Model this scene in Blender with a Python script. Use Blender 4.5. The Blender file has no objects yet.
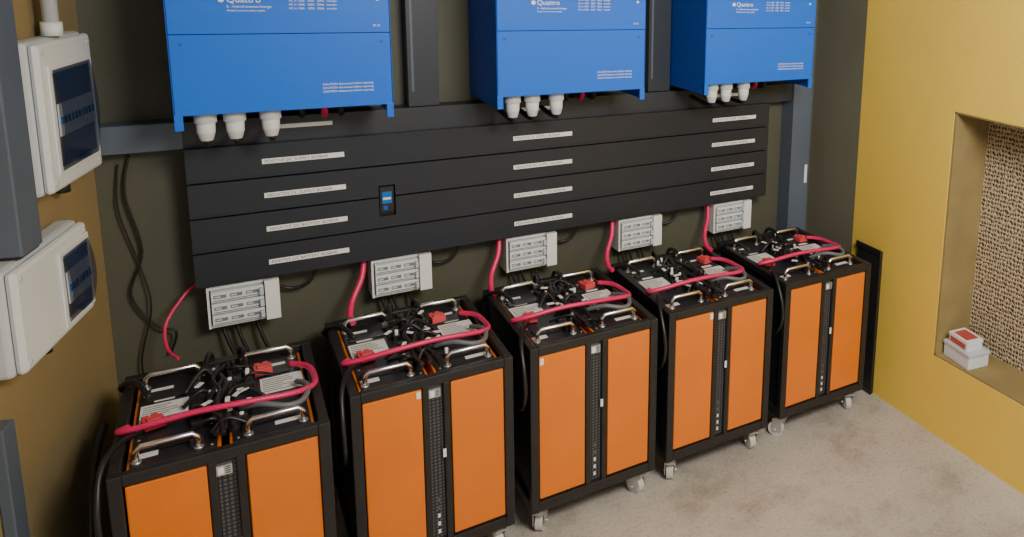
import bpy, random
from math import *
from mathutils import Vector, Matrix
random.seed(7)
COL=bpy.context.scene.collection
# ---------------- materials ----------------
def nt(name):
    m=bpy.data.materials.new(name); m.use_nodes=True
    n=m.node_tree.nodes; l=m.node_tree.links; b=n['Principled BSDF']
    return m,n,l,b
def mat(name,col,rough=.5,metal=0,var=.08,scale=8,bump=0,bscale=60,coat=0,col2=None):
    m,n,l,b=nt(name)
    tc=n.new('ShaderNodeTexCoord'); no=n.new('ShaderNodeTexNoise'); no.inputs['Scale'].default_value=scale; no.inputs['Detail'].default_value=6
    l.new(tc.outputs['Object'],no.inputs['Vector'])
    r=n.new('ShaderNodeValToRGB'); e=r.color_ramp.elements
    c2=col2 if col2 else [min(1,c*(1+var)) for c in col]
    e[0].position=.3; e[1].position=.7
    e[0].color=(*[c*(1-var) for c in col],1) if not col2 else (*col,1); e[1].color=(*c2,1)
    l.new(no.outputs['Fac'],r.inputs['Fac']); l.new(r.outputs['Color'],b.inputs['Base Color'])
    b.inputs['Roughness'].default_value=rough; b.inputs['Metallic'].default_value=metal
    if coat: b.inputs['Coat Weight'].default_value=coat
    if bump:
        n2=n.new('ShaderNodeTexNoise'); n2.inputs['Scale'].default_value=bscale; n2.inputs['Detail'].default_value=8
        l.new(tc.outputs['Object'],n2.inputs['Vector'])
        bp=n.new('ShaderNodeBump'); bp.inputs['Strength'].default_value=bump; bp.inputs['Distance'].default_value=.01
        l.new(n2.outputs['Fac'],bp.inputs['Height']); l.new(bp.outputs['Normal'],b.inputs['Normal'])
    return m
M={}
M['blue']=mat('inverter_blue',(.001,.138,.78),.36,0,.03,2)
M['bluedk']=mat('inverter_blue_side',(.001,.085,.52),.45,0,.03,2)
M['orange']=mat('orange_paint',(.80,.185,.005),.32,0,.07,3,coat=.3)
M['black']=mat('black_frame',(.018,.017,.018),.42,0,.15,20)
M['lid']=mat('module_lid',(.018,.020,.026),.32,0,.2,15)
M['rubber']=mat('black_cable',(.013,.013,.015),.4,0,.1,30)
M['grey_cable']=mat('grey_cable',(.14,.15,.17),.45,0,.1,30)
M['pink']=mat('red_cable',(.72,.022,.13),.35,0,.06,20)
M['redc']=mat('red_connector',(.74,.075,.09),.5,0,.08,20)
M['chrome']=mat('chrome',(.93,.93,.94),.25,1,.03,10)
M['zinc']=mat('zinc',(.66,.67,.69),.35,.85,.08,20)
M['white']=mat('white_plastic',(.74,.78,.82),.38,0,.03,4)
M['offw']=mat('offwhite_plastic',(.56,.60,.65),.4,0,.04,4)
M['label']=mat('label_white',(.84,.85,.87),.5,0,.03,20)
M['ink']=mat('label_ink',(.10,.11,.13),.6,0,.1,20)
M['slot']=mat('fuse_slot',(.19,.21,.24),.5,0,.1,20)
M['panel']=mat('trunking_lid',(.020,.024,.034),.36,0,.1,3)
M['rack']=mat('rack_steel',(.10,.125,.17),.42,0,.08,3)
M['rack_shade']=mat('rack_steel_dark_shade',(.030,.035,.047),.45,0,.08,3)
M['dark']=mat('dark_gap',(.008,.008,.009),.7)
M['smoke']=mat('smoked_window',(.012,.028,.085),.10,0,.1,3)
M['smoke'].node_tree.nodes['Principled BSDF'].inputs['Alpha'].default_value=.72
M['bluelcd']=mat('meter_blue',(.01,.16,.55),.25)
M['wheel']=mat('caster_wheel',(.62,.60,.56),.5,0,.1,20)
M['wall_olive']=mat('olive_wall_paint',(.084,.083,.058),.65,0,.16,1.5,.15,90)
M['wall_olive_r']=mat('olive_wall_paint_side_lit',(.165,.160,.115),.55,0,.08,1.5,.15,90)  # same olive paint, lightened to put the side wall's light into its colour
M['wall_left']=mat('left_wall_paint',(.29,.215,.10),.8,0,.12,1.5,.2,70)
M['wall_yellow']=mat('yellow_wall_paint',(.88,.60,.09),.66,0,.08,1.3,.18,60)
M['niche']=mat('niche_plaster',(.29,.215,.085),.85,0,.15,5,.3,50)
M['ceiling']=mat('ceiling_paint',(.55,.53,.48),.9)
M['boxred']=mat('carton_red',(.5,.08,.06),.6)
def floor_mat():
    m,n,l,b=nt('concrete_floor')
    tc=n.new('ShaderNodeTexCoord')
    def noise(s,d,ro):
        a=n.new('ShaderNodeTexNoise'); a.inputs['Scale'].default_value=s; a.inputs['Detail'].default_value=d; a.inputs['Roughness'].default_value=ro
        l.new(tc.outputs['Object'],a.inputs['Vector']); return a.outputs['Fac']
    def ramp(f,p0,c0,p1,c1):
        r=n.new('ShaderNodeValToRGB'); e=r.color_ramp.elements
        e[0].position=p0;e[0].color=(*c0,1);e[1].position=p1;e[1].color=(*c1,1); l.new(f,r.inputs['Fac']); return r.outputs['Color']
    def mul(a,c,f):
        mx=n.new('ShaderNodeMix'); mx.data_type='RGBA'; mx.blend_type='MULTIPLY'; mx.inputs[0].default_value=f
        l.new(a,mx.inputs[6]); l.new(c,mx.inputs[7]); return mx.outputs[2]
    fine=noise(60,8,.7)
    c=ramp(noise(1.6,12,.62),.3,(.40,.36,.325),.7,(.57,.52,.47))
    c=mul(c,ramp(fine,.34,(.60,.59,.58),.5,(1,1,1)),.65)
    c=mul(c,ramp(noise(3.2,10,.72),.36,(.62,.60,.57),.50,(1,1,1)),.55)
    c=mul(c,ramp(noise(150,2,.5),.27,(.40,.39,.38),.37,(1,1,1)),.8)
    l.new(c,b.inputs['Base Color'])
    bp=n.new('ShaderNodeBump'); bp.inputs['Strength'].default_value=.22; bp.inputs['Distance'].default_value=.006
    l.new(fine,bp.inputs['Height']); l.new(bp.outputs['Normal'],b.inputs['Normal']); b.inputs['Roughness'].default_value=.8
    return m
M['floor']=floor_mat()
def pattern_mat(name,kind):
    m,n,l,b=nt(name); tc=n.new('ShaderNodeTexCoord')
    mp=n.new('ShaderNodeVectorMath'); mp.operation='MULTIPLY'; mp.inputs[1].default_value=(80,0,80)
    l.new(tc.outputs['Object'],mp.inputs[0])
    fr=n.new('ShaderNodeVectorMath'); fr.operation='FRACTION'; l.new(mp.outputs[0],fr.inputs[0])
    ds=n.new('ShaderNodeVectorMath'); ds.operation='DISTANCE'; ds.inputs[1].default_value=(.5,0,.5); l.new(fr.outputs[0],ds.inputs[0])
    gt=n.new('ShaderNodeMath'); gt.operation='GREATER_THAN'; gt.inputs[1].default_value=.33; l.new(ds.outputs['Value'],gt.inputs[0])
    r=n.new('ShaderNodeMix'); r.data_type='RGBA'; r.inputs[6].default_value=(.10,.10,.11,1); r.inputs[7].default_value=(.018,.018,.02,1)
    l.new(gt.outputs[0],r.inputs[0]); l.new(r.outputs[2],b.inputs['Base Color']); b.inputs['Roughness'].default_value=.5
    return m
M['perf']=pattern_mat('perforated_steel','perf')
def pad_mat():
    m,n,l,b=nt('cooling_pad'); tc=n.new('ShaderNodeTexCoord')
    sp=n.new('ShaderNodeSeparateXYZ'); l.new(tc.outputs['Object'],sp.inputs[0])
    def mth(op,a,bb=None):
        x=n.new('ShaderNodeMath'); x.operation=op
        for i,v in enumerate((a,bb)):
            if v is None: continue
            if isinstance(v,(int,float)): x.inputs[i].default_value=v
            else: l.new(v,x.inputs[i])
        return x.outputs[0]
    no=n.new('ShaderNodeTexNoise'); no.inputs['Scale'].default_value=45; no.inputs['Detail'].default_value=4; l.new(tc.outputs['Object'],no.inputs['Vector'])
    w=mth('MULTIPLY',no.outputs['Fac'],8.0)
    y=mth('ADD',mth('MULTIPLY',sp.outputs['Y'],190),w); z=mth('ADD',mth('MULTIPLY',sp.outputs['Z'],300),w)
    s=mth('MULTIPLY',mth('SINE',mth('ADD',y,mth('MULTIPLY',z,.5))),mth('SINE',mth('SUBTRACT',mth('MULTIPLY',z,.5),mth('MULTIPLY',y,1.0))))
    r=n.new('ShaderNodeValToRGB'); e=r.color_ramp.elements
    e[0].position=.05;e[0].color=(.58,.46,.31,1);e[1].position=.6;e[1].color=(.06,.04,.025,1)
    l.new(mth('ADD',s,.1),r.inputs['Fac']); l.new(r.outputs['Color'],b.inputs['Base Color']); b.inputs['Roughness'].default_value=.9
    bp=n.new('ShaderNodeBump'); bp.invert=True; bp.inputs['Strength'].default_value=.5; bp.inputs['Distance'].default_value=.01
    l.new(s,bp.inputs['Height']); l.new(bp.outputs['Normal'],b.inputs['Normal'])
    return m
M['pad']=pad_mat()
# ---------------- mesh builder ----------------
class Bd:
    def __init__(s): s.v=[];s.f=[];s.m=[];s.sm=[];s.mats=[]
    def mi(s,k):
        if k not in s.mats: s.mats.append(k)
        return s.mats.index(k)
    def box(s,x0,x1,y0,y1,z0,z1,k,rot=None,piv=None):
        x0,x1=min(x0,x1),max(x0,x1);y0,y1=min(y0,y1),max(y0,y1);z0,z1=min(z0,z1),max(z0,z1)
        b=len(s.v)
        P=[Vector(p) for p in [(x0,y0,z0),(x1,y0,z0),(x1,y1,z0),(x0,y1,z0),(x0,y0,z1),(x1,y0,z1),(x1,y1,z1),(x0,y1,z1)]]
        if rot is not None:
            pv=Vector(piv) if piv else Vector(((x0+x1)/2,(y0+y1)/2,(z0+z1)/2))
            P=[rot@(p-pv)+pv for p in P]
        s.v+=P
        for f in [(0,3,2,1),(4,5,6,7),(0,1,5,4),(1,2,6,5),(2,3,7,6),(3,0,4,7)]:
            s.f.append([b+i for i in f]);s.m.append(s.mi(k));s.sm.append(False)
    def tube(s,pts,r,k,n=10,smooth=True,sub=6,r_list=None):
        pts=[Vector(p) for p in pts]
        rl=None
        if smooth and len(pts)>2:
            out=[]
            for i in range(len(pts)-1):
                p0=pts[max(i-1,0)];p1=pts[i];p2=pts[i+1];p3=pts[min(i+2,len(pts)-1)]
                for j in range(sub):
                    t=j/sub
                    out.append(.5*((2*p1)+(p2-p0)*t+(2*p0-5*p1+4*p2-p3)*t*t+(3*p1-p0-3*p2+p3)*t**3))
            out.append(pts[-1]);pts=out
        elif r_list: rl=r_list
        up=Vector((0,0,1));b=len(s.v);N=len(pts);prev=None
        for i,p in enumerate(pts):
            d=(pts[min(i+1,N-1)]-pts[max(i-1,0)])
            if d.length<1e-9: d=Vector((0,0,1))
            d.normalize()
            if prev is None:
                a=d.cross(up)
                if a.length<.1: a=d.cross(Vector((1,0,0)))
            else: a=prev-d*prev.dot(d)
            a.normalize();prev=a;c=d.cross(a)
            rr=rl[i] if rl else r
            for j in range(n):
                t=2*pi*j/n; s.v.append(p+a*cos(t)*rr+c*sin(t)*rr)
        for i in range(N-1):
            for j in range(n):
                s.f.append([b+i*n+j,b+i*n+(j+1)%n,b+(i+1)*n+(j+1)%n,b+(i+1)*n+j]);s.m.append(s.mi(k));s.sm.append(True)
        s.f.append([b+j for j in range(n)][::-1]);s.m.append(s.mi(k));s.sm.append(False)
        s.f.append([b+(N-1)*n+j for j in range(n)]);s.m.append(s.mi(k));s.sm.append(False)
    def cyl(s,p0,p1,r,k,n=20,r2=None):
        s.tube([p0,p1],r,k,n,smooth=False,r_list=[r,r2 if r2 is not None else r])
    def obj(s,name,parent=None,bevel=0,loc=None,rotz=0):
        me=bpy.data.meshes.new(name);me.from_pydata([tuple(v) for v in s.v],[],s.f)
        for k in s.mats: me.materials.append(M[k])
        for i,p in enumerate(me.polygons): p.material_index=s.m[i];p.use_smooth=s.sm[i]
        me.update();o=bpy.data.objects.new(name,me);COL.objects.link(o)
        if loc: o.location=loc
        o.rotation_euler[2]=rotz
        if parent: o.parent=parent
        if bevel:
            m=o.modifiers.new('bevel','BEVEL');m.width=bevel;m.segments=2;m.limit_method='ANGLE';m.angle_limit=radians(50)
        return o
def empty(name,loc,rotz=0):
    e=bpy.data.objects.new(name,None);e.location=loc;e.rotation_euler[2]=rotz;e.empty_display_size=.1;COL.objects.link(e);return e
def text(s,body,size,loc,rot,k,parent,name='lettering',align='LEFT'):
    c=bpy.data.curves.new(name,'FONT');c.body=body;c.size=size;c.extrude=.0004;c.align_x=align
    c.materials.append(M[k]);o=bpy.data.objects.new(name,c);COL.objects.link(o)
    o.location=loc;o.rotation_euler=rot;o.parent=parent;return o
# ---------------- room ----------------
XR=3.07;YF=-4.6;ZC=3.1
b=Bd();b.box(-1.6,XR+.4,YF-1,0.15,-.1,0,'floor');b.obj('floor')
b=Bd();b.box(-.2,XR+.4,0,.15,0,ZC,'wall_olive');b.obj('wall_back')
# left wall (slightly out of square)
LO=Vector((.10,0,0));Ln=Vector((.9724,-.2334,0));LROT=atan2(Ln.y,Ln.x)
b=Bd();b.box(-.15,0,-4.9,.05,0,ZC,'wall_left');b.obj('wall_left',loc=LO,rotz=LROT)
# right wall with niche hole
NY0,NY1,NZ0,NZ1=-2.25,-.99,.38,1.54;ND=.23
b=Bd()
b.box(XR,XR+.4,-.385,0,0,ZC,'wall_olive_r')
b.box(XR,XR+.4,NY1,-.385,0,ZC,'wall_yellow')
b.box(XR,XR+.4,NY0,NY1,0,NZ0,'wall_yellow')
b.box(XR,XR+.4,NY0,NY1,NZ1,ZC,'wall_yellow')
b.box(XR,XR+.4,YF,NY0,0,ZC,'wall_yellow')
b.obj('wall_right')
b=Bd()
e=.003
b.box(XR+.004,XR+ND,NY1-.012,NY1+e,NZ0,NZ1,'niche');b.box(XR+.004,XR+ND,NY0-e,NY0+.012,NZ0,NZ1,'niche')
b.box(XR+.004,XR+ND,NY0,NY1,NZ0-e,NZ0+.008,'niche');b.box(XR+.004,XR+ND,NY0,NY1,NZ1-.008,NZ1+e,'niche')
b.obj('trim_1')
b=Bd();b.box(XR+ND,XR+ND+.08,NY0+.0,NY1-.0,NZ0,NZ1,'pad');b.obj('ventilation_pad')
b=Bd();b.box(-1.6,XR+.4,YF,.15,ZC,ZC+.1,'ceiling');b.obj('ceiling')
# ---------------- rack ----------------
b=Bd();b.box(.11,.335,-.085,-.002,1.45,1.54,'rack');b.box(.335,2.858,-.085,-.002,1.45,1.54,'rack_shade')  # same rail, its longer stretch darkened to paint in the inverters' shade
for x in (.60,1.42,2.40): b.box(x,x+.17,-.0865,-.085,1.497,1.512,'label')
b.obj('rack_rail',None,.003)
b=Bd();b.box(2.86,2.98,-.10,-.002,0,2.75,'rack');b.box(2.955,2.972,-.1015,-.1,1.0,1.1,'label');b.obj('rack_post',None,.004)
for x in (1.03,2.04):
    b=Bd();b.box(x,x+.11,-.07,-.002,1.542,2.75,'rack_shade');b.box(x+.012,x+.022,-.071,-.069,1.6,2.7,'rack');b.obj('rack_post',None,.004)
# trunking
T=empty('cable_trunking',(0,0,0))
PT,PB,PL,PR=1.453,.9665,.337,2.692
b=Bd();b.box(PL+.01,PR-.01,-.10,-.043,PB+.01,PT-.01,'dark')
h=(PT-PB)/4
for i in range(4):
    z1=PT-i*h;z0=z1-h+.007
    wx0,wx1=.905,.962
    segs=[(PL,PR,z0,z1)]
    if i==1: segs=[(PL,wx0,z0,z1),(wx1,PR,z0,z1),(wx0,wx1,1.258,z1)]
    if i==2: segs=[(PL,wx0,z0,z1),(wx1,PR,z0,z1),(wx0,wx1,z0,1.138)]
    for (a,c,za,zb) in segs: b.box(a,c,-.12,-.10,za,zb,'panel')
    if i in (0,2,3): b.box(PL,PR,-.1235,-.1195,z0,z0+.005,'panel')
    else: b.box(PL,wx0,-.1235,-.1195,z0,z0+.005,'panel');b.box(wx1,PR,-.1235,-.1195,z0,z0+.005,'panel')
b.obj('lids',T)
b=Bd();b.box(.91,.957,-.112,-.10,1.15,1.25,'black');b.box(.917,.95,-.114,-.112,1.185,1.23,'bluelcd');b.box(.92,.947,-.1145,-.1138,1.20,1.208,'label');b.box(.92,.935,-.114,-.112,1.16,1.176,'bluedk')
b.obj('meter',T)
b=Bd();cap=["POSITIVE DC SUPPLY BUSBAR","NEGATIVE DC SUPPLY BUSBAR","NEGATIVE DC BATTERY BUSBAR","POSITIVE DC BATTERY BUSBAR"]
for i in range(4):
    zc=PT-(i+.5)*h
    for x in (.548,1.408,2.36):
        b.box(x,x+.25,-.1212,-.12,zc-.009,zc+.009,'label')
        text(None,cap[i],.0145,(x+.008,-.1214,zc-.005),(pi/2,0,0),'ink',T)
b.obj('labels',T)
# ---------------- inverters ----------------
def inverter(x,idx):
    W,D,Z0=.598,.3707,1.567;H=.74
    E=empty('inverter',(x,0,Z0))
    b=Bd()
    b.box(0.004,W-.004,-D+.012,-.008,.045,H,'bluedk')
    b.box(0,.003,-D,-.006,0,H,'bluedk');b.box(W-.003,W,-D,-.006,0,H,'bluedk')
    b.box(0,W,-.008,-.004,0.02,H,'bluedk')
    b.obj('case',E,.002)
    b=Bd()
    b.box(.0035,W-.0035,-D,-D+.014,.045,.2885,'blue')
    b.box(.0035,W-.0035,-D-.0015,-D+.014,.2905,H,'blue')
    b.box(0,.022,-D-.001,-D+.01,0,.05,'blue');b.box(W-.022,W,-D-.001,-D+.01,0,.05,'blue')
    b.obj('front_cover',E,.0015)
    b=Bd()
    for px,pz in ((.03,.26),(W-.03,.26),(.03,.69),(W-.03,.69)): b.cyl((px,-D-.0005,pz),(px,-D-.003,pz),.0045,'bluedk',12)
    for i in range(12): b.box(.05+i*.042,.078+i*.042,-.30,-.12,.0435,.0455,'dark')
    b.obj('screws_and_vents',E)
    b=Bd()
    for gx in (.075,.15,.245):
        b.cyl((gx,-.31,.05),(gx,-.31,.012),.030,'offw',24)
        b.cyl((gx,-.31,.014),(gx,-.31,-.02),.025,'white',24,.024)
        b.cyl((gx,-.31,-.02),(gx,-.31,-.045),.024,'offw',24,.017)
        b.tube([(gx,-.31,-.04),(gx+.002,-.305,-.055),(gx+.005,-.25,-.062),(gx+.005,-.12,-.05)],.010,'rubber')
    for gx,c in ((.34,'rubber'),(.41,'pink'),(.46,'rubber')):
        b.cyl((gx,-.17,.05),(gx,-.17,.015),.02,'black',16)
        b.tube([(gx,-.17,.02),(gx+.003,-.165,-.005),(gx+.005,-.14,-.02),(gx+.005,-.11,-.02)],.011,c)
    b.obj('cable_glands',E,.002)
    y=-D-.002
    text(None,"Quattro",.026,(.150,y,.386),(pi/2,0,0),'label',E)
    text(None,"5 - Hybrid inverter/charger",.0105,(.150,y,.370),(pi/2,0,0),'label',E)
    text(None,"Parallel and three phase capable",.0075,(.150,y,.359),(pi/2,0,0),'label',E)
    for i in range(4): text(None,"AC in 120A   230V   50Hz   transfer",.009,(.31,y,.402-i*.012),(pi/2,0,0),'label',E)
    text(None,"IP 21",.011,(.545,y,.31),(pi/2,0,0),'label',E)
    b=Bd();b.cyl((.137,y+.001,.394),(.137,y-.0004,.394),.008,'label',20);b.cyl((.56,y+.001,.40),(.56,y-.0004,.40),.005,'label',16);b.obj('printed_marks',E)
    for i in range(3): text(None,"CAUTION disconnect before opening",.0095,(.39,-D-.0008,.120-i*.012),(pi/2,0,0),'label',E)
for i,x in enumerate((.327,1.273,2.157)): inverter(x,i)
# ---------------- fuse isolators ----------------
def isolator(x):
    E=empty('fuse_isolator',(x,0,.81));b=Bd()
    b.box(-.105,.105,-.06,-.002,0,.15,'offw')
    b.box(.062,.105,-.12,-.06,0.004,.150,'label')
    b.box(-.105,-.098,-.10,-.06,0,.15,'label')
    b.box(-.098,.062,-.095,-.06,0,.012,'white');b.box(-.098,.062,-.095,-.06,.138,.15,'white')
    for r in range(3):
        z=.014+r*.042
        b.box(-.093,.058,-.112,-.06,z,z+.036,'white')
        for c in range(3):
            xx=-.086+c*.046
            b.box(xx,xx+.036,-.1135,-.112,z+.013,z+.025,'slot')
            b.box(xx+.003,xx+.02,-.1142,-.1134,z+.016,z+.022,'offw')
        b.box(-.088,.045,-.1128,-.112,z+.003,z+.0065,'slot')
        b.box(.046,.056,-.128,-.112,z+.006,z+.03,'offw')
    b.obj('housing',E,.002)
    b=Bd()
    for c,dx in (('rubber',-.07),('rubber',-.03),('rubber',.03)):
        b.tube([(dx,-.04,.005),(dx+.005,-.045,-.03),(dx+.02,-.06,-.09),(dx+.05,-.08,-.18)],.006,c)
    b.obj('leads',E)
OX=[.468+.5085*k for k in range(5)]
for k,x in enumerate(OX): isolator(x)
for k,x in enumerate(OX):
    b=Bd()
    if k==0: b.tube([(x-.13,-.03,.960),(x-.17,-.06,.93),(x-.22,-.10,.86),(x-.22,-.16,.80),(x-.19,-.225,.782)],.005,'pink')
    else: b.tube([(x-.125,-.07,.960),(x-.14,-.10,.90),(x-.18,-.14,.83),(x-.195,-.19,.79),(x-.19,-.225,.782)],.0105,'pink')
    b.obj('feeder_cable')
    if k<4:
        b=Bd();b.tube([(x+.114,-.04,.90),(x+.15,-.04,.885),(x+.20,-.05,.90),(x+.23,-.05,.955)],.006,'rubber');b.obj('cable_loop')
# ---------------- battery cabinets ----------------
CW,CD,CH,CB=.5,.5925,.77,.12
def cabinet(x,y,t,idx):
    rnd=random.Random(40+idx)
    E=empty('battery_cabinet',(x,y,0),radians(t))
    b=Bd();p=.03
    for px in (0,CW-p):
        for py in (0,CD-p): b.box(px,px+p,py,py+p,CB,CH,'black')
    for z0,z1 in ((CB,CB+.04),(CH-.032,CH)):
        b.box(p,CW-p,0.001,p-.004,z0,z1,'black');b.box(p,CW-p,CD-p,CD,z0,z1,'black')
        b.box(0.001,p-.004,p,CD-p,z0,z1,'black');b.box(CW-p+.004,CW-.001,p,CD-p,z0,z1,'black')
    for px in (.208,.272): b.box(px,px+.02,.003,.025,CB+.04,CH-.032,'black')
    b.obj('frame',E,.0025)
    b=Bd()
    b.box(.012,.016,p,CD-p,CB+.04,CH-.03,'lid');b.box(CW-.016,CW-.012,p,CD-p,CB+.04,CH-.03,'lid')
    b.box(p,CW-p,CD-.016,CD-.012,CB+.04,CH-.03,'lid');b.box(.01,CW-.01,.01,CD-.01,CB+.005,CB+.02,'lid')
    b.obj('side_sheets',E)
    b=Bd()
    for px in (.034,.296):
        b.box(px,px+.172,.006,.05,CB+.048,CH-.038,'orange')
    b.obj('orange_fronts',E,.003)
    b=Bd();b.box(.229,.271,.018,.022,CB+.04,CH-.032,'perf');
    b.obj('vent_strip',E)
    b=Bd();b.box(.226,.262,.0,.017,CH-.075,CH-.045,'zinc');b.box(.23,.243,-.0012,0,CH-.071,CH-.05,'label')
    for i in range(4): b.box(.247,.258,-.001,0,CH-.07+i*.006,CH-.067+i*.006,'ink')
    if idx>0: b.box(.265,.275,.0005,.003,CH-.30,CH-.27,'label')
    for i in range(5): b.box(.246,.254,.0172,.018,CB+.06+i*.03,CB+.075+i*.03,'label' if i<3 else 'ink')
    if idx in (1,3): b.box(.19,.203,.0045,.006,CH-.068,CH-.043,'label')
    if idx==2: b.box(.036,.05,.0045,.006,CH-.07,CH-.045,'label')
    b.obj('badge',E,.0005)
    # modules
    b=Bd();b.box(.034,.240,.055,CD-.034,CB+.02,.745,'orange');b.box(.260,.466,.055,CD-.034,CB+.02,.745,'orange');b.obj('module_bodies',E,.002)
    b=Bd()
    for px in (.042,.268):
        b.box(px,px+.190,.066,CD-.044,.742,.750,'lid')
        b.box(px+.02,px+.155,.13,.18,.750,.754,'lid')
        b.box(px+.015,px+.16,.42,.47,.750,.755,'lid')
        for sx in (.012,.178):
            for sy in (.08,.2,.33,.46,.53): b.cyl((px+sx,sy,.75),(px+sx,sy,.753),.004,'zinc',8)
    b.obj('module_lids',E,.002)
    b=Bd()
    for px,yy in ((.048,.295),(.345,.29)):
        yy+=rnd.uniform(-.015,.015)
        b.box(px,px+.115,yy,yy+.105,.7502,.7515,'label')
        for i in range(7): b.box(px+.006,px+.006+rnd.uniform(.05,.10),yy+.010+i*.013,yy+.0145+i*.013,.7516,.7519,'slot')
        b.box(px+.03,px+.08,yy+.12,yy+.135,.7502,.7515,'label')
        b.box(px+.02,px+.075,.485,.50,.7502,.7515,'label')
    b.box(.045,.10,.10,.125,.7502,.7512,'label');b.box(.37,.44,.10,.12,.7502,.7512,'label')
    b.obj('stickers',E)
    b=Bd()
    for hx in (.055,.305):
        for hy in (.085,.515):
            w=.135
            b.tube([(hx,hy,.745),(hx,hy,.783),(hx+.012,hy,.795),(hx+w-.012,hy,.795),(hx+w,hy,.783),(hx+w,hy,.745)],.0075,'chrome',12,smooth=False)
            b.cyl((hx,hy,.749),(hx,hy,.754),.012,'zinc',14);b.cyl((hx+w,hy,.749),(hx+w,hy,.754),.012,'zinc',14)
    b.obj('handles',E)
    b=Bd()
    def conn(cx,cy,ang,k='redc'):
        rot=Matrix.Rotation(ang,3,'Z');pv=(cx,cy,.77)
        b.box(cx-.025,cx+.025,cy-.02,cy+.02,.755,.778,k,rot,pv);b.box(cx-.019,cx-.003,cy+.02,cy+.042,.758,.775,k,rot,pv);b.box(cx+.003,cx+.019,cy+.02,cy+.042,.758,.775,k,rot,pv)
        b.box(cx-.016,cx+.016,cy-.014,cy+.014,.778,.783,k,rot,pv)
    if idx in (0,1,2,4): conn(.085,.255,rnd.uniform(-.3,.3))
    conn(.40+rnd.uniform(-.06,.03),.44,rnd.uniform(-.4,.4))
    b.obj('red_connectors',E,.002)
    b=Bd()
    for i in range(18):
        cx=rnd.choice((.19,.205,.22,.27,.295,.31))+rnd.uniform(-.008,.008);cy=.10+i*.024+rnd.uniform(-.008,.008);s=rnd.uniform(.010,.017)
        b.box(cx-s,cx+s,cy-s*.7,cy+s*.7,.750,.765+rnd.uniform(0,.018),'black',Matrix.Rotation(rnd.uniform(-.4,.4),3,'Z'))
        if rnd.random()<.6: b.cyl((cx,cy,.765),(cx,cy,.788),.006,rnd.choice(('zinc','label','black')),10)
    b.obj('terminal_blocks',E,.0015)
    b=Bd()
    for i in range(3):
        xo=.225+i*.025+rnd.uniform(-.006,.006)
        pts=[(xo+rnd.uniform(-.02,.02),.07+.085*j,.768+rnd.uniform(0,.022)) for j in range(6)]
        b.tube(pts,rnd.uniform(.006,.009),'rubber',8)
    for i in range(9):
        x0=rnd.uniform(.21,.29);y0=.12+.045*i;sx=(-1)**i;L=rnd.uniform(.05,.11)
        b.tube([(x0,y0,.76),(x0+sx*L*.4,y0+rnd.uniform(-.04,.04),.785+rnd.uniform(0,.015)),(x0+sx*L,y0+rnd.uniform(-.04,.04),.758)],rnd.choice((.0045,.006,.007)),'rubber',8)
    for i in range(9):
        x0=rnd.uniform(.17,.33);y0=rnd.uniform(.15,.48)
        b.box(x0-.006,x0+.006,y0-.014,y0+.014,.784,.787,'label',Matrix.Rotation(rnd.uniform(-1.5,1.5),3,'Z'))
    pts=[];q=24
    for j in range(q+1): pts.append(Vector((.245+.012*sin(j*.5+idx),.10+.42*j/q,.775)))
    b.tube(pts,.012,'rubber',12,smooth=False,r_list=[.012 if j%2 else .0095 for j in range(q+1)])
    b.tube([(.29,.20,.775),(.34,.15,.80),(.40,.125,.79),(.44,.14,.785),(.46,.18,.79),(.462,.24,.785),(.44,.30,.77)],.0085,'grey_cable',10)
    b.tube([(.06,.20,.775),(.02,.14,.79),(-.012,.06,.775),(-.022,.0,.70),(-.022,-.012,.62),(-.018,.03,.54),(-.018,.1,.5)],.0075,'rubber',10)
    b.tube([(.07,.40,.775),(.04,.46,.80),(.01,.5,.79),(-.008,.54,.76),(.0,.57,.73)],.008,'rubber',10)
    b.tube([(.2,.47,.77),(.21,.54,.795),(.22,.59,.785),(.23,.61,.70),(.24,.61,.6)],.008,'rubber',10)
    b.tube([(.31,.47,.77),(.31,.54,.795),(.30,.59,.785),(.30,.61,.70),(.30,.61,.6)],.008,'rubber',10)
    b.obj('cables',E)
    b=Bd();o=rnd.uniform(-.015,.015);q=rnd.uniform(-.02,.02)
    b.tube([(.03,.245,.775),(.012,.215+o,.785),(.06,.19+o,.797),(.18,.175+o,.812),(.30,.175+q,.812),(.42,.185+q,.800),(.477,.215,.788),(.488,.29,.78),(.475,.37,.78),(.43,.42,.778)],.009,'pink',12)
    b.obj('red_link_cable',E)
    # casters
    b=Bd()
    for cx,cy in ((.045,.05),(.455,.05),(.045,CD-.05),(.455,CD-.05)):
        an=rnd.uniform(-.6,.6);rot=Matrix.Rotation(an,3,'Z')
        def tr(v): 
            w=rot@Vector(v); return (cx+w.x,cy+w.y,w.z)
        b.box(cx-.032,cx+.032,cy-.032,cy+.032,.112,.12,'zinc')
        b.cyl((cx,cy,.112),(cx,cy,.096),.022,'zinc',20)
        pv=(cx,cy,.05)
        b.box(cx-.021,cx+.021,cy-.026,cy+.024,.088,.096,'zinc',rot,pv)
        for s in (-1,1):
            b.box(cx+s*.021-.0015,cx+s*.021+.0015,cy-.012,cy+.034,.03,.092,'zinc',rot,pv)
        b.cyl(tr((-.014,.02,.036)),tr((.014,.02,.036)),.036,'wheel',28)
        b.cyl(tr((-.016,.02,.036)),tr((.016,.02,.036)),.020,'zinc',20)
        b.cyl(tr((-.027,.02,.036)),tr((.027,.02,.036)),.006,'zinc',12)
    b.obj('casters',E,.001)
CAB=[(.1385,-.843,-.5),(.704,-.7364,.06),(1.2667,-.725,-.28),(1.8206,-.7191,-.86),(2.40,-.71,-.6)]
for i,(x,y,t) in enumerate(CAB): cabinet(x,y,t,i)
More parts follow.
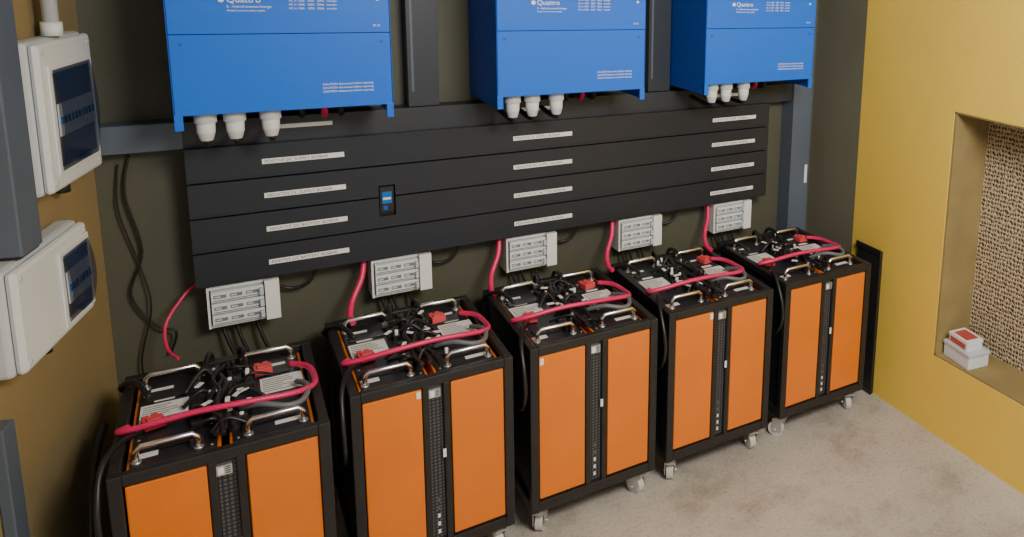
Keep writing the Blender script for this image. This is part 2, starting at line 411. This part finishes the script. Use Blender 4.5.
# ---------------- distribution boards on left wall ----------------
def board(name,s0,s1,z0,z1,th,ws0,ws1,wz0,wz1):
    E=empty(name,LO,LROT)
    b=Bd();b.box(0.002,th*.7,-s1,-s0,z0,z1,'offw');b.obj('back_box',E,.012)
    b=Bd();b.box(th*.7,th,-s1+.006,-s0-.006,z0+.006,z1-.006,'white');b.obj('cover',E,.018)
    b=Bd();b.box(th,th+.005,-ws1-.014,-ws0+.014,wz0-.014,wz1+.014,'white');b.obj('bezel',E,.004)
    b=Bd();zm=(wz0+wz1)/2
    b.box(th+.0052,th+.0056,-ws1+.004,-ws0-.004,wz0+.01,wz1-.01,'ink')
    nb=max(4,int((ws1-ws0)/.022))
    for i in range(nb):
        y0=-ws1+.008+i*(ws1-ws0-.016)/nb
        b.box(th+.0056,th+.009,y0+.001,y0+.018,zm-.045,zm+.045,'offw')
        b.box(th+.009,th+.013,y0+.006,y0+.013,zm-.012,zm+.008,'black' if i%3 else 'bluelcd')
    b.obj('breakers',E)
    b=Bd();n=12
    # single curved smoked door surface
    base=len(b.v)
    for i in range(n+1):
        a=-1+2*i/n;z=zm+a*(wz1-wz0)/2;xx=th+.008+.012*(1-a*a)
        b.v.append(Vector((xx,-ws1,z)));b.v.append(Vector((xx,-ws0,z)))
    for i in range(n):
        b.f.append([base+2*i,base+2*i+1,base+2*i+3,base+2*i+2]);b.m.append(b.mi('smoke'));b.sm.append(True)
    b.box(th+.015,th+.021,-(ws0+ws1)/2-.03,-(ws0+ws1)/2+.03,wz0+.012,wz0+.024,'smoke')
    b.obj('door',E)
    b=Bd()
    for sy in (s0+.03,s1-.03):
        for zz in (z0+.03,z1-.03): b.cyl((th-.001,-sy,zz),(th+.003,-sy,zz),.007,'offw',12)
    b.cyl((th*.4,-(s0+s1)/2,z0-.03),(th*.4,-(s0+s1)/2,z0),.018,'black',16)
    b.obj('fixings',E)
board('distribution_board',.13,.48,1.43,1.85,.072,.18,.42,1.49,1.77)
board('distribution_board',.31,.74,1.04,1.32,.078,.34,.50,1.08,1.27)
E=empty('steel_conduit',LO,LROT)
b=Bd();b.box(0.002,.068,-.66,-.55,1.33,2.9,'rack');b.box(.007,.063,-.655,-.555,1.322,1.33,'black');b.obj('trunk',E,.004)
E=empty('conduit_pipe',LO,LROT)
b=Bd();b.cyl((.045,-.3,1.852),(.045,-.3,2.9),.018,'offw',16);b.cyl((.045,-.3,1.852),(.045,-.3,1.89),.024,'white',16);b.obj('pipe',E)
E=empty('steel_support_leg',LO,LROT)
b=Bd();b.box(0.002,.028,-.76,-.70,0,.92,'rack');b.obj('leg',E,.003)
b=Bd()
b.tube([(.19,-.012,1.43),(.17,-.02,1.3),(.20,-.02,1.1),(.16,-.02,.95),(.22,-.03,.83),(.27,-.04,.8),(.25,-.03,.72)],.004,'rubber',8)
b.tube([(.16,-.012,1.4),(.15,-.02,1.25),(.19,-.02,1.05),(.21,-.03,.9),(.17,-.03,.7),(.2,-.04,.5)],.003,'rubber',8)
b.obj('hanging_cable')
b=Bd();b.tube([(.10,-.40,.70),(.085,-.5,.66),(.075,-.6,.56),(.07,-.68,.4),(.06,-.72,.15),(.1,-.86,.012),(.2,-1.0,.012)],.009,'rubber',10);b.obj('trailing_cable')
# thin dark sheet standing against right wall
b=Bd();b.box(XR-.022,XR-.004,-.62,-.45,.0,.765,'black');b.box(XR-.028,XR-.020,-.625,-.445,.745,.775,'black');b.box(XR-.028,XR-.020,-.625,-.445,0,.03,'black');b.obj('dark_wall_sheet',None,.002)
# small junction box on niche sill
E=empty('junction_box',(3.085,-1.185,NZ0+.008),radians(-8))
b=Bd();b.box(0,.12,0,.17,0,.065,'white');b.box(-.004,.124,-.004,.174,.058,.075,'offw');b.obj('body',E,.004)
b=Bd();b.box(.01,.10,.03,.15,.075,.118,'white');b.box(.008,.102,.028,.152,.108,.122,'label');b.box(.02,.09,.045,.135,.122,.1226,'boxred');b.box(.0075,.01,.04,.14,.082,.105,'boxred');b.obj('lid_block',E,.003)
# ---------------- light ----------------
w=bpy.data.worlds.new('World');bpy.context.scene.world=w;w.use_nodes=True
bg=w.node_tree.nodes['Background'];bg.inputs[0].default_value=(.90,.94,1,1);bg.inputs[1].default_value=.62
def area(name,loc,tgt,sx,sy,p,col):
    L=bpy.data.lights.new(name,'AREA');L.shape='RECTANGLE';L.size=sx;L.size_y=sy;L.energy=p;L.color=col
    o=bpy.data.objects.new(name,L);o.location=loc;o.rotation_euler=(Vector(tgt)-Vector(loc)).to_track_quat('-Z','Y').to_euler();COL.objects.link(o)
area('added_wall_light',(1.7,-3.2,2.95),(3.0,-.7,.8),1.2,.8,140,(1,.96,.86))  # area light added under the ceiling to brighten right wall and floor
# ---------------- camera ----------------
cd=bpy.data.cameras.new('camera');cam=bpy.data.objects.new('camera',cd);COL.objects.link(cam)
F=Vector((.58445,.79206,-.17623)).normalized();Rv=Vector((.80869,-.58640,.04637)).normalized();U=Rv.cross(F)
cam.matrix_world=Matrix(((Rv.x,U.x,-F.x,.4208),(Rv.y,U.y,-F.y,-3.2585),(Rv.z,U.z,-F.z,2.1405),(0,0,0,1)))
cd.sensor_fit='HORIZONTAL';cd.sensor_width=36;cd.lens=782.06*36/1024
cd.shift_x=-(776.75-512)/1024;cd.shift_y=(104.96-268.5)/1024;cd.clip_start=.02
bpy.context.scene.camera=cam
